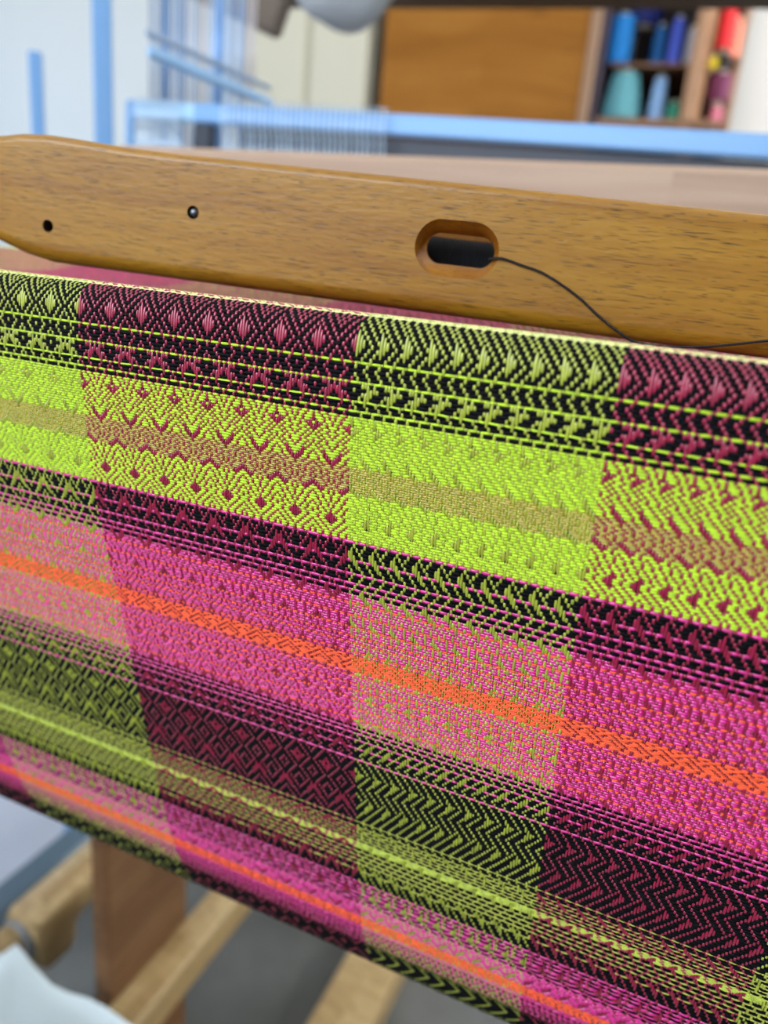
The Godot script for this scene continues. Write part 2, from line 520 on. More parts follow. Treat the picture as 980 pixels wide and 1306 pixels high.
func build_cloth() -> void:
	make_profile()
	var S := key_s
	# yarns: colour, thickness weight; c is lime paled for the crest highlight
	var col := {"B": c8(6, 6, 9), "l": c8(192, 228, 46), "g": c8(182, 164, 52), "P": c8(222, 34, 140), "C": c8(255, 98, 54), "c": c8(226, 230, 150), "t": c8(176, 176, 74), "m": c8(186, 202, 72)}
	var wt := {"B": 0.87, "l": 0.58, "g": 0.48, "P": 0.66, "C": 0.48, "c": 0.58, "t": 0.30, "m": 0.44}
	# zones from the reed down: start, end, picks, twill set
	var pinkmix := "PPPCPPPPCPPPPCPPPCPPCPPPCP"
	var Z := [
		["B4", "B1", rep("PBPBCB", 24), [0, 3]],  # black picks put in to darken brightly lit pink cloth
		["B1", "b", rep("BBPBB", 13), [0, 3]],  # black picks stand in for the shuttle shadow on pink cloth
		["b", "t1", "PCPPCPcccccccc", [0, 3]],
		["t1", "G1", "BBBBBBBBBBBB", [0, 3, 6]],
		["G1", "G3", "lBBBBlBBBB", [0, 4]],
		["G3", "Y0", "lBBlB", [0, 4]],
		["Y0", "Y1", rep("l", 18) + rep("g", 12) + rep("l", 18), [0, 3, 5]],
		["Y1", "K", "PBBBBPBBBPBBPBPB", [0, 4]],
		["K", "C0", pinkmix, [0, 3, 5]],
		["C0", "C1", rep("C", 11), [0, 3]],
		["C1", "P1", rev(pinkmix), [0, 3, 5]],
		["P1", "P2", "BPBPBBPBBBPBBBBP", [0, 4]],
		["P2", "L", rep("B", 25) + "tBBtBtBtBtBtBmmm", [0, 4]],
		["L", "P3", "mmBtBtBtBtBBtBBBB", [0, 4]],
		["P3", "C2", "PBPBPBPPBPBPBPPPPPPPPPPCCCCC", [0, 3]],
		["C2", "e1", "CCCCCPPPPBPPBPBPBBPBBB", [0, 3, 5]],
		["e1", "e6", rep("B", 84), [0]],
	]
	var picks := []                  # [letter, s_start, s_end, set, zone index]
	var zi := 0
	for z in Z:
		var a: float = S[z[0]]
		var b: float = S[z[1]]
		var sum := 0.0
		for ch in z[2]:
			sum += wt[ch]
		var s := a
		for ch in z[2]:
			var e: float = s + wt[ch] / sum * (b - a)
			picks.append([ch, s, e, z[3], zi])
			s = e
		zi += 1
	# warp stripes: left edge, ends, point-threaded, green
	var g_warp := c8(172, 182, 54)
	var p_warp := c8(160, 6, 60)
	var stripes := [
		[-0.29, 128, false, g_warp, "olive green warp stripe"], [-0.21, 112, true, p_warp, "crimson warp stripe"], [-0.14, 112, true, g_warp, "olive green warp stripe"], [-0.07, 112, true, p_warp, "crimson warp stripe"],
		[0.0, 80, false, g_warp, "olive green warp stripe"], [0.05, 80, false, p_warp, "crimson warp stripe"], [0.10, 80, false, g_warp, "olive green warp stripe"]]
	var left := -0.29
	var ends := []                   # [shaft, stripe]
	for k in stripes.size():
		for i in stripes[k][1]:
			var sh: int = i % 8
			if stripes[k][2]:
				sh = i % 14
				if sh > 7:
					sh = 14 - sh
			ends.append([sh, k])
	var ne := ends.size()
	# lift plan: 8 shafts per pick
	var lift := []
	var pos := 0
	var dir := 1
	var run := 0
	var rlen := 9
	var motif := 0
	var scatter := ["l", "g", "P", "C", "m"]
	var mstart := 0
	for t in picks.size():
		run += 1
		if run > rlen:
			run = 0
			rlen = rng.randi_range(3, 8)
			dir = -dir
			pos += 2
		if picks[t][0] in scatter and (picks[t][4] in [0, 6, 8, 9, 10, 14, 15] or picks[t][0] in "lmC" and picks[t][4] > 11):
			pos = posmod(pos + [1, 1, 3, 1, 2, 6][rng.randi_range(0, 5)], 8)
		else:
			pos = posmod(pos + dir, 8)
		var row := []
		var ph := t % 12
		if ph == 0:
			motif += 1
			mstart = (motif * 4) % 8
		for sh in 8:
			var q := posmod(sh - pos, 8)
			var up: bool = q in picks[t][3]
			if ph < 7 and picks[t][0] != "C" and picks[t][4] < 16:
				var m := posmod(sh - mstart, 8)
				if m < 4:
					var d := m if dir > 0 else 3 - m
					up = (ph >= d and ph < d + 3) or (up and (ph < d - 1 or ph > d + 3))
			row.append(up)
		lift.append(row)
	var cloth := thing("woven_cloth", "handwoven twill cloth striped in lime, hot pink, coral and black hanging over the breast beam", "cloth", Vector3.ZERO)
	# ground of the cloth, just under the floats
	var st := SurfaceTool.new()
	st.begin(Mesh.PRIMITIVE_TRIANGLES)
	var right := left + ne * END
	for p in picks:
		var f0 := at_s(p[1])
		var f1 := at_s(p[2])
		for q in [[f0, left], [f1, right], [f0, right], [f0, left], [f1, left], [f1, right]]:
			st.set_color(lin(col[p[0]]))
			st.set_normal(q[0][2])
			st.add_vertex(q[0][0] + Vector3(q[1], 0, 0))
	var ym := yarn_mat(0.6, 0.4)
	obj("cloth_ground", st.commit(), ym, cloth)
	# floats
	var bead := float_mesh(3.0)
	var xf := []
	var cc := []
	for k in stripes.size():
		xf.append([])
		cc.append(PackedColorArray())
	# warp floats
	for e in ne:
		var sh: int = ends[e][0]
		var k: int = ends[e][1]
		var x := left + (e + 0.5) * END
		var base: Color = lin(stripes[k][3])
		var t := 0
		while t < picks.size():
			if not lift[t][sh]:
				t += 1
				continue
			var t2 := t
			while t2 + 1 < picks.size() and lift[t2 + 1][sh] and t2 - t < 5:
				t2 += 1
			var s0: float = picks[t][1]
			var s1: float = picks[t2][2]
			var mid := (s0 + s1) * 0.5
			var f := at_s(mid)
			var thin: bool = picks[t][0] != "B"
			var ln := (s1 - s0) + (0.00012 if thin else (0.0002 if picks[t][4] > 10 else 0.00036))
			var hh := 0.00033 if thin else 0.00027
			var j := Vector3(rng.randf_range(-0.00005, 0.00005), 0, 0)
			var w := END * rng.randf_range(1.0, 1.18) * ((0.55 if picks[t][0] == "C" else (1.15 if picks[t][0] in "Pm" else 1.05)) if thin and t2 - t < 2 else (0.9 if picks[t][4] > 10 else 1.0))
			var tn: Vector3 = f[1]
			tn = tn.rotated(f[2], rng.randf_range(-0.05, 0.05))
			xf[k].append(Transform3D(Basis(tn * ln, f[2] * hh, tn.cross(f[2]) * w), f[0] + Vector3(x, 0, 0) + j))
			var v := rng.randf_range(0.82, 1.12)
			cc[k].append(Color(base.r * v, base.g * v, base.b * v))
			t = t2 + 1
	var warp_m := yarn_mat(0.29, 0.7, 0.2)
	for k in stripes.size():
		floats("warp_stripe", cloth, bead, warp_m, xf[k], cc[k])
		cloth.get_child(cloth.get_child_count() - 1).set_meta("label", stripes[k][4])
	# weft floats, one part per band of the pattern
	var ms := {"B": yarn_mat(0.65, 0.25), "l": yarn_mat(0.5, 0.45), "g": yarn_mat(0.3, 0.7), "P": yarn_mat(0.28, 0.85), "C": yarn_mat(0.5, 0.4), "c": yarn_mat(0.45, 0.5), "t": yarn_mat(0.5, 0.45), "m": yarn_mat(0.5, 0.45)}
	var byz := {}
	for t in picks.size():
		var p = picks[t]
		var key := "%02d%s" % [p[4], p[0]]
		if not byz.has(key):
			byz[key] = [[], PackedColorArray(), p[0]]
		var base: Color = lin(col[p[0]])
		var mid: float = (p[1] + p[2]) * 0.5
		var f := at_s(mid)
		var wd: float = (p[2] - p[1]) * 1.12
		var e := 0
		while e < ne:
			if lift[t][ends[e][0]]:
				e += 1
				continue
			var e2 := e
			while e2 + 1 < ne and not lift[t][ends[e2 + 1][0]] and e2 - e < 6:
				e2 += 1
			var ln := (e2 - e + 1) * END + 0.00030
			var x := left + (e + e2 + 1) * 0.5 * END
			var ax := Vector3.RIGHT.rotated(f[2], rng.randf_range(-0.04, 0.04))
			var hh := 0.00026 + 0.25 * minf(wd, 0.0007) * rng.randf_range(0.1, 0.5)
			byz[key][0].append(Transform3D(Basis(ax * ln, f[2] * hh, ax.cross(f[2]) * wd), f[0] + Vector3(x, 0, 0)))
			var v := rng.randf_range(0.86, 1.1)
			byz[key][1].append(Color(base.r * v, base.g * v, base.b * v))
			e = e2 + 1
	var names := {"B": "black weft", "l": "lime weft", "g": "dull gold weft", "P": "hot pink weft", "C": "coral weft", "c": "weft paled for the crest highlight", "t": "thin tan lime weft", "m": "fine lime weft"}
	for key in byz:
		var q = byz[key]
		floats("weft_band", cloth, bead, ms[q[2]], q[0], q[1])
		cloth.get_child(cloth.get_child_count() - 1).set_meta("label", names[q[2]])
	# unwoven warp from the fell through the reed to the heddles
	var wx := []
	var wc := PackedColorArray()
	var wm := rod(Vector3(0, 0, 0), Vector3(0, 0, -1), 0.00022, 5)
	for e in range(0, ne):
		var x := left + (e + 0.5) * END
		var updown := 0.018 if e % 2 == 0 else -0.022
		var a := Vector3(x, CLOTH_TOP + 0.001, -0.165)
		var b := Vector3(x, CLOTH_TOP + updown, -0.44)
		var d := a - b
		wx.append(Transform3D(Basis(Vector3.RIGHT, Vector3.UP, d), a))
		wc.append(lin(stripes[ends[e][1]][3]))
	floats("warp_yarn", cloth, wm, warp_m, wx, wc)

func rep(s: String, n: int) -> String:
	var o := ""
	for i in n:
		o += s
	return o

func rev(s: String) -> String:
	return s.reverse()

# ---------------------------------------------------------------- shuttle
func build_shuttle() -> void:
	var ax := Vector3(0.9825, -0.0295, -0.1839).normalized()
	var up := (Vector3.UP - ax * ax.y).normalized()
	var frame := Transform3D(Basis(ax, up, ax.cross(up)), Vector3(-0.0012, 0.8751, -0.0552))
	tex_honey = wood_tex(5, c8(158, 110, 20), c8(144, 95, 14), c8(168, 121, 28), 1500, 340, 6500)
	var honey := wood(tex_honey, Vector3(3.0, 13.0, 13.0), 0.42)
	honey.uv1_offset = Vector3(0.5, 0.5, 0.5)
	honey.clearcoat_enabled = true
	honey.clearcoat = 0.2
	honey.clearcoat_roughness = 0.3
	var bn := FastNoiseLite.new()
	bn.seed = 9
	bn.frequency = 0.09
	var nt := NoiseTexture2D.new()
	nt.width = 512
	nt.height = 512
	nt.noise = bn
	nt.as_normal_map = true
	nt.bump_strength = 1.5
	nt.seamless = true
	honey.normal_enabled = true
	honey.normal_texture = nt
	honey.normal_scale = 0.25
	var worn := wood(tex_honey, Vector3(6.0, 20.0, 20.0), 0.5)
	worn.albedo_color = c8(255, 236, 205)
	var sh := thing("boat_shuttle", "varnished honey-coloured wooden boat shuttle with an oblong eye lying on the striped cloth", "shuttle")
	sh.transform = frame
	# body: rounded-rectangle sections along x, narrowing at both noses
	var st := SurfaceTool.new()
	st.begin(Mesh.PRIMITIVE_TRIANGLES)
	st.set_smooth_group(0)
	var xs := []
	for i in 45:
		xs.append(lerpf(-0.172, 0.172, float(i) / 44))
	var rings := []
	var mids := []
	for x in xs:
		var a: float = absf(x)
		var nose := clampf((a - 0.118) / 0.054, 0.0, 1.0)
		var k := 1.0 - pow(nose, 2.2)
		var top := lerpf(-0.001, 0.0157, pow(k, 0.9)) + 0.0014 * exp(-pow((a - 0.118) / 0.020, 2.0))
		var bot := lerpf(-0.006, -0.0166, 1.0 - pow(clampf((a - 0.116) / 0.036, 0.0, 1.0), 1.5) if a < 0.14 else minf(k, 0.46))
		var zf := lerpf(-0.014, 0.0, pow(k, 0.8))
		var zb := lerpf(-0.024, -0.040, pow(k, 0.8))
		var r := minf(0.0042, minf((top - bot), (zf - zb)) * 0.45)
		var rt := r * 0.55
		var ring := PackedVector3Array()
		for cn in [[zf - rt, top - rt, 0.0, rt], [zb + rt, top - rt, PI / 2, rt], [zb + r, bot + r, PI, r], [zf - r, bot + r, PI * 1.5, r]]:
			for j in 6:
				var g: float = cn[2] + PI / 2 * j / 5
				ring.append(Vector3(x, cn[1] + cn[3] * sin(g), cn[0] + cn[3] * cos(g)))
		rings.append(ring)
		mids.append(Vector3(x, (top + bot) / 2, (zf + zb) / 2))
	var m := 24
	for i in xs.size() - 1:
		for k in m:
			var k2 := (k + 1) % m
			quad(st, rings[i][k], rings[i][k2], rings[i + 1][k2], rings[i + 1][k], (mids[i] + mids[i + 1]) / 2)
	for e in [0, xs.size() - 1]:
		for k in m:
			var nb: int = 1 if e == 0 else xs.size() - 2
			quad(st, rings[e][k], rings[e][(k + 1) % m], mids[e], mids[e], mids[nb])
	st.generate_normals()
	st.index()
	var body := CSGCombiner3D.new()
	body.name = "body"
	sh.add_child(body)
	var wm := CSGMesh3D.new()
	wm.name = "hull"
	wm.mesh = st.commit()
	wm.material = honey
	body.add_child(wm)
	# hollow for the bobbin, open on top
	var cv := CSGBox3D.new()
	cv.name = "hollow"
	cv.size = Vector3(0.15, 0.040, 0.024)
	cv.position = Vector3(0, 0.0085, -0.0205)
	cv.material = worn
	cv.operation = CSGShape3D.OPERATION_SUBTRACTION
	body.add_child(cv)
	# side eye: flared outside, straight inside
	var eye := CSGMesh3D.new()
	eye.name = "eye_cut"
	eye.mesh = eye_cutter()
	eye.material = worn
	eye.operation = CSGShape3D.OPERATION_SUBTRACTION
	eye.position = Vector3(0.0, 0.0, 0.0)
	body.add_child(eye)
	for hp in [[-0.0724, 0.0014, 0.0017], [-0.1165, -0.0067, 0.0017]]:
		var h := CSGCylinder3D.new()
		h.name = "bored_hole"
		h.radius = hp[2]
		h.height = 0.012
		h.sides = 24
		h.position = Vector3(hp[0], hp[1], -0.004)
		h.rotation.x = PI / 2
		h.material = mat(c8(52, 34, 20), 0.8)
		h.operation = CSGShape3D.OPERATION_SUBTRACTION
		body.add_child(h, true)
	await get_tree().process_frame
	await get_tree().process_frame
	var hull := crisp(body.bake_static_mesh(), 0.7)
	sh.remove_child(body)
	body.free()
	obj("body", hull, null, sh)
	var pin := obj("steel_pin", lathe(PackedVector2Array([Vector2(0.0, 0.0006), Vector2(0.0006, 0.00055), Vector2(0.00105, 0.0002), Vector2(0.00115, -0.0002), Vector2(0.00115, -0.008), Vector2(0, -0.008)]), 20), mat(c8(120, 124, 130), 0.35, 0.9), sh, Vector3(-0.0724, 0.0014, -0.0006))
	pin.rotation.x = PI / 2
	pin.set_meta("label", "grey steel pin end")
	# bobbin of black yarn inside
	var bb := thing("yarn_bobbin", "bobbin wound with black yarn seen through the eye of the wooden shuttle", "bobbin")
	bb.transform = frame * Transform3D(Basis.IDENTITY, Vector3(0, -0.0042, -0.0205))
	var pr := PackedVector2Array()
	pr.append(Vector2(0.0, -0.05))
	for i in 100:
		var x0 := -0.05 + i * 0.001
		for j in 4:
			pr.append(Vector2(0.0072 + 0.00028 * sin(PI * (j + 0.5) / 4), x0 + j * 0.00025))
	pr.append(Vector2(0.0, 0.05))
	obj("black_winding", lathe(pr, 28, true), matte(c8(17, 18, 22)), bb)
	obj("quill", rod(Vector3(-0.07, 0, 0), Vector3(0.07, 0, 0), 0.003, 16), mat(c8(190, 160, 120), 0.6), bb)
	# black weft thread leaving the eye
	var P := [[0.0112, -0.0010, -0.0125], [0.0098, -0.0012, -0.0095], [0.0082, -0.0013, -0.0060], [0.0092, -0.0012, -0.0018], [0.0104, -0.0010, 0.0006], [0.0126, -0.0010, 0.0008], [0.0167, -0.0019, 0.0008], [0.0218, -0.0030, 0.0008], [0.0271, -0.0052, 0.0008], [0.0325, -0.0081, 0.0009], [0.038, -0.0118, 0.0012], [0.0435, -0.0149, 0.0018], [0.048, -0.0166, 0.0026], [0.055, -0.0166, 0.003], [0.063, -0.0156, 0.0026], [0.070, -0.0141, 0.0018], [0.079, -0.0119, 0.0014], [0.092, -0.0092, 0.0012], [0.11, -0.006, 0.0010]]
	var cv3 := Curve3D.new()
	for i in P.size():
		var a = P[maxi(i - 1, 0)]
		var b = P[mini(i + 1, P.size() - 1)]
		var tg := (Vector3(b[0], b[1], b[2]) - Vector3(a[0], a[1], a[2])) / 6.0
		cv3.add_point(frame * Vector3(P[i][0], P[i][1], P[i][2]), frame.basis * -tg, frame.basis * tg)
	cv3.bake_interval = 0.00025
	var pts := cv3.get_baked_points()
	var ts := SurfaceTool.new()
	ts.begin(Mesh.PRIMITIVE_TRIANGLES)
	var n := pts.size()
	for ply in 2:
		var q := PackedVector3Array()
		for i in n:
			var tg := (pts[mini(i + 1, n - 1)] - pts[maxi(i - 1, 0)]).normalized()
			var s1 := tg.cross(Vector3.UP).normalized()
			var s2 := tg.cross(s1)
			var g := i * 0.00025 / 0.0017 * TAU + ply * PI
			q.append(pts[i] + (s1 * cos(g) + s2 * sin(g)) * 0.00017)
		tube(q, func(_u, _g): return 0.00021, 6, ts)
	ts.generate_normals()
	tag(obj("weft_thread", ts.commit(), mat(c8(20, 19, 22), 0.6)), "single black thread curling out of the shuttle's eye down to the cloth", "thread")

# normals averaged by area over faces that meet at less than the given angle
func crisp(src: ArrayMesh, angle: float) -> ArrayMesh:
	var out := ArrayMesh.new()
	for k in src.get_surface_count():
		var arr := src.surface_get_arrays(k)
		var vs: PackedVector3Array = arr[Mesh.ARRAY_VERTEX]
		if arr[Mesh.ARRAY_INDEX] != null and arr[Mesh.ARRAY_INDEX].size():
			var flat := PackedVector3Array()
			for i in arr[Mesh.ARRAY_INDEX]:
				flat.append(vs[i])
			vs = flat
		var at := {}
		var fn := []
		for i in range(0, vs.size(), 3):
			var n := (vs[i + 2] - vs[i]).cross(vs[i + 1] - vs[i])
			fn.append(n)
			for j in 3:
				var key := Vector3i((vs[i + j] * 200000.0).round())
				if not at.has(key):
					at[key] = []
				at[key].append(i / 3)
		var ns := PackedVector3Array()
		for i in vs.size():
			var f: Vector3 = fn[i / 3]
			var fu := f.normalized()
			var sum := Vector3.ZERO
			for o in at[Vector3i((vs[i] * 200000.0).round())]:
				var g: Vector3 = fn[o]
				if g.normalized().dot(fu) > cos(angle):
					sum += g
			ns.append(sum.normalized() if sum.length_squared() > 0.0 else fu)
		var na := []
		na.resize(Mesh.ARRAY_MAX)
		na[Mesh.ARRAY_VERTEX] = vs
		na[Mesh.ARRAY_NORMAL] = ns
		out.add_surface_from_arrays(Mesh.PRIMITIVE_TRIANGLES, na)
		out.surface_set_material(k, src.surface_get_material(k))
	return out

func capsule_ring(l: float, h: float, z: float) -> PackedVector3Array:
	var r := h / 2
	var c := l / 2 - r
	var o := PackedVector3Array()
	for i in 32:
		var g := TAU * i / 32
		o.append(Vector3(c * (1.0 if cos(g) > 0 else -1.0) + r * cos(g), r * sin(g), z))
	return o

func eye_cutter() -> Mesh:
	var st := SurfaceTool.new()
	st.begin(Mesh.PRIMITIVE_TRIANGLES)
	st.set_smooth_group(0)
	var rings := []
	for q in [[0.0240, 0.0162, 0.0012], [0.0216, 0.0138, 0.0], [0.0205, 0.0122, -0.0013], [0.0192, 0.0100, -0.0030], [0.0186, 0.0084, -0.0048], [0.0183, 0.0078, -0.0060], [0.0183, 0.0078, -0.0120]]:
		rings.append(capsule_ring(q[0], q[1], q[2]))
	for i in rings.size() - 1:
		for k in 32:
			var k2 := (k + 1) % 32
			quad(st, rings[i][k], rings[i][k2], rings[i + 1][k2], rings[i + 1][k], Vector3(0, 0, (rings[i][0].z + rings[i + 1][0].z) / 2))
	for e in [0, rings.size() - 1]:
		var zc: float = rings[e][0].z
		for k in 32:
			quad(st, rings[e][k], rings[e][(k + 1) % 32], Vector3(0, 0, zc), Vector3(0, 0, zc), Vector3(0, 0, -0.004))
	st.generate_normals()
	st.index()
	return st.commit()

# ---------------------------------------------------------------- heddle frames and metal posts
func heddle_mesh(h: float) -> Mesh:
	var st := SurfaceTool.new()
	st.begin(Mesh.PRIMITIVE_TRIANGLES)
	for sg in [-1.0, 1.0]:
		var p := PackedVector3Array()
		for q in [[0.0, 0.002, 0.0], [0.0, 0.0015, 0.008], [0.0002, -0.016, 0.0085], [0.0009, -0.022, 0.006], [-0.0009, -0.030, 0.006], [-0.0009, -h, 0.006]]:
			p.append(Vector3(q[0] * sg, q[1], q[2]))
		tube(p, func(_u, _g): return 0.0005, 5, st)
	st.generate_normals()
	return st.commit()

func build_frames() -> void:
	var blue := mat(c8(126, 172, 222), 0.4, 0.1)  # blue daylight cast on aluminium put into the colour
	var gun := mat(c8(62, 66, 76), 0.5, 0.2)
	var wire := mat(c8(200, 220, 240), 0.3, 0.5)
	# front frame
	var f := thing("heddle_frame", "light blue metal heddle frame bar behind the beater, hung with short wire heddles", "heddle frame", Vector3(-0.357, 0.9795, -0.42))
	f.rotation.z = -0.031
	obj("frame_bar", bx(Vector3(0.72, 0.0148, 0.008), 0.002), blue, f, Vector3(0.36, -0.0074, -0.004))
	obj("under_bar_shade", bx(Vector3(0.68, 0.017, 0.006), 0.002), gun, f, Vector3(0.38, -0.0232, -0.010))  # dark bar put in for the shaded recess under the frame bar
	obj("side_bar", bx(Vector3(0.010, 0.20, 0.008), 0.002), blue, f, Vector3(0.715, -0.11, -0.004))
	obj("side_bar", bx(Vector3(0.010, 0.20, 0.008), 0.002), blue, f, Vector3(0.005, -0.11, -0.012))
	obj("corner_block", bx(Vector3(0.018, 0.02, 0.008), 0.002), mat(c8(40, 48, 62), 0.5), f, Vector3(0.014, -0.025, 0.001))
	var hm := heddle_mesh(0.20)
	for i in 31:
		var h := obj("heddle", hm, wire, f, Vector3(0.034 + i * 0.0046 + rng.randf_range(-0.0006, 0.0006), 0, 0.0))
		h.rotation.z = 0.031 + rng.randf_range(-0.02, 0.02)
	# second frame showing at the left, a little further back
	var f2 := thing("heddle_frame", "pale blue heddle frame corner showing left of the front frame, close-set heddles inside", "heddle frame", Vector3(-0.4476, 0.9868, -0.45))
	f2.rotation.z = -0.031
	obj("frame_bar", bx(Vector3(0.60, 0.014, 0.008), 0.002), mat(c8(176, 216, 245), 0.35, 0.1), f2, Vector3(0.30, -0.007, -0.004))
	obj("side_bar", bx(Vector3(0.008, 0.22, 0.008), 0.002), blue, f2, Vector3(0.004, -0.11, 0.0))
	for i in 16:
		var h := obj("heddle", hm, wire, f2, Vector3(0.012 + i * 0.0031, -0.001, -0.002))
		h.rotation.z = 0.031
	# raised frame whose heddles hang into view from above
	var f3 := thing("heddle_frame", "raised heddle frame with long wire heddles hanging in front of the white wall", "heddle frame", Vector3(-0.528, 1.15, -0.575))
	obj("frame_bar", bx(Vector3(0.50, 0.015, 0.008), 0.002), blue, f3, Vector3(0.25, 0, 0))
	obj("bottom_bar", bx(Vector3(0.50, 0.012, 0.008), 0.002), blue, f3, Vector3(0.25, -0.20, 0))
	var lm := rod(Vector3(0, 0, 0.006), Vector3(0, -0.195, 0.006), 0.0013, 6)
	var wide := rod(Vector3(0, 0, 0.006), Vector3(0, -0.195, 0.006), 0.0026, 6)
	var tones := [c8(178, 200, 226), c8(118, 156, 204), c8(150, 164, 186), c8(188, 182, 184)]
	var tm := []
	for c in tones:
		tm.append(mat(c, 0.35, 0.3))
	for i in 27:
		var o := obj("heddle", wide if i in [4, 17, 18] else lm, tm[1] if i in [4, 17, 18] else tm[rng.randi_range(0, 3)], f3, Vector3(0.008 + i * 0.0047 + rng.randf_range(-0.001, 0.001), 0, 0))
		o.rotation.z = rng.randf_range(-0.008, 0.008)
	# upright metal posts at the left
	var t := thing("metal_post", "tall light blue square metal upright left of the heddle frames", "post", Vector3(-0.520, 0.2005, -0.5))
	t.rotation.y = 0.75
	obj("upright", bx(Vector3(0.0175, 1.3, 0.0175), 0.002), blue, t, Vector3(0, 0.65, 0))
	obj("foot_plate", bx(Vector3(0.034, 0.008, 0.034), 0.002), gun, t, Vector3(0, 0.004, 0))
	t = thing("metal_post", "short light blue metal upright at far left, its top end in view", "post", Vector3(-0.604, 0, -0.5))
	t.rotation.y = 0.75
	obj("upright", bx(Vector3(0.0125, 1.038, 0.0125), 0.0015), blue, t, Vector3(0, 0.519, 0))
	obj("foot_plate", bx(Vector3(0.04, 0.012, 0.04), 0.003), gun, t, Vector3(0, 0.006, 0))

# ---------------------------------------------------------------- under the cloth, left
func build_below() -> void:
	var pale := wood(tex_pale, Vector3(4.4, 4.4, 2.2), 0.55)
	# dark metal stand tube and pale board put in for daylit floor
	var t := thing("stand_base", "dark slate-blue metal tube of a stand running back along the floor", "stand", Vector3(-0.515, 0, -0.42))
	obj("tube", bx(Vector3(0.040, 0.045, 0.9), 0.006), mat(c8(74, 92, 104), 0.4, 0.2), t, Vector3(0, 0.1775, 0))
	for z in [-0.38, 0.38]:
		obj("leg", bx(Vector3(0.03, 0.155, 0.03), 0.003), mat(c8(50, 58, 66), 0.5), t, Vector3(0, 0.0775, z))
	t = thing("daylit_floor_board", "pale grey board added for daylit floor beyond the dark metal tube", "board", Vector3(-1.12, 0, -0.75))
	obj("panel", bx(Vector3(0.90, 0.02, 1.7), 0.003), mat(c8(160, 165, 178), 0.5), t, Vector3(0, 0.01, 0))
	obj("edge_strip", bx(Vector3(0.012, 0.022, 1.7), 0.002), mat(c8(150, 155, 165), 0.5), t, Vector3(0.456, 0.011, 0))
	# wooden bracket with its dowel
	t = thing("wooden_bracket", "pale wooden bracket with a hooked end holding a round dowel, left of the side board", "bracket", Vector3(-0.3935, 0.30, -0.29))
	var st := SurfaceTool.new()
	st.begin(Mesh.PRIMITIVE_TRIANGLES)
	# side outline in (z, y): arm, then the hook hanging from its near end
	var out := PackedVector2Array([Vector2(-0.12, 0.0), Vector2(0.043, 0.0), Vector2(0.048, -0.004), Vector2(0.050, -0.012), Vector2(0.045, -0.052), Vector2(0.038, -0.058), Vector2(0.014, -0.058), Vector2(0.008, -0.052), Vector2(0.006, -0.032), Vector2(-0.004, -0.026), Vector2(-0.12, -0.026)])
	var tri := Geometry2D.triangulate_polygon(out)
	for sx in [-0.018, 0.018]:
		for i in range(0, tri.size(), 3):
			var v := []
			for j in 3:
				var q := out[tri[i + j]]
				v.append(Vector3(sx, q.y, q.x))
			quad(st, v[0], v[1], v[2], v[2], Vector3(0, v[0].y, v[0].z))
	for i in out.size():
		var a := out[i]
		var b := out[(i + 1) % out.size()]
		var dd := (b - a).normalized()
		var outn := Vector2(dd.y, -dd.x)
		var mid := (a + b) / 2
		if Geometry2D.is_point_in_polygon(mid + outn * 0.001, out):
			outn = -outn
		var inside := Vector3(0, (mid - outn * 0.01).y, (mid - outn * 0.01).x)
		quad(st, Vector3(-0.018, a.y, a.x), Vector3(0.018, a.y, a.x), Vector3(0.018, b.y, b.x), Vector3(-0.018, b.y, b.x), inside)
	st.generate_normals()
	obj("arm", st.commit(), pale, t)
	obj("groove", bx(Vector3(0.012, 0.0008, 0.06), 0.0002), mat(c8(150, 122, 78), 0.6), t, Vector3(0.0, 0.0002, -0.005))
	obj("support", bx(Vector3(0.036, 0.30, 0.03), 0.002), pale, t, Vector3(0, -0.15, -0.135))
	obj("dowel", rod(Vector3(-0.005, -0.026, 0.048), Vector3(-0.013, -0.026, 0.098), 0.017, 24), pale, t)
	obj("collar", rod(Vector3(-0.0045, -0.026, 0.046), Vector3(-0.0056, -0.026, 0.053), 0.0195, 24), mat(c8(128, 132, 136), 0.5, 0.3), t)
	# white cloth hung over the dowel
	st = SurfaceTool.new()
	st.begin(Mesh.PRIMITIVE_TRIANGLES)
	st.set_smooth_group(0)
	var top := [[-0.46, 0.30, -0.150], [-0.40, 0.312, -0.168], [-0.353, 0.333, -0.185], [-0.345, 0.341, -0.192], [-0.338, 0.334, -0.193], [-0.329, 0.323, -0.194], [-0.315, 0.311, -0.196], [-0.302, 0.3055, -0.200], [-0.286, 0.303, -0.205], [-0.270, 0.302, -0.206], [-0.24, 0.300, -0.204]]
	var rows := 14
	var grid := []
	for i in top.size():
		var colm := []
		for j in rows + 1:
			var u := float(j) / rows
			var fold := 0.006 * sin(i * 1.3 + u * 3.0) * u + 0.01 * sin(u * 2.2) * sin(i * 0.7)
			colm.append(Vector3(top[i][0] - 0.01 * u, lerpf(top[i][1], 0.004, u), top[i][2] + 0.035 * u + fold))
		grid.append(colm)
	for off in [0.0, -0.0025]:
		for i in top.size() - 1:
			for j in rows:
				var o := Vector3(0, 0, off)
				quad(st, grid[i][j] + o, grid[i + 1][j] + o, grid[i + 1][j + 1] + o, grid[i][j + 1] + o, grid[i][j] + Vector3(0, 0, -1.0 if off == 0.0 else 1.0))
	for i in top.size() - 1:
		quad(st, grid[i][0], grid[i + 1][0], grid[i + 1][0] + Vector3(0, 0, -0.0025), grid[i][0] + Vector3(0, 0, -0.0025), grid[i][0] - Vector3(0, 0.1, 0))
	st.generate_normals()
	tag(obj("white_cloth", st.commit(), mat(c8(222, 236, 240), 0.85)), "white fabric piece with a curved upper edge hanging below the wooden bracket", "fabric")

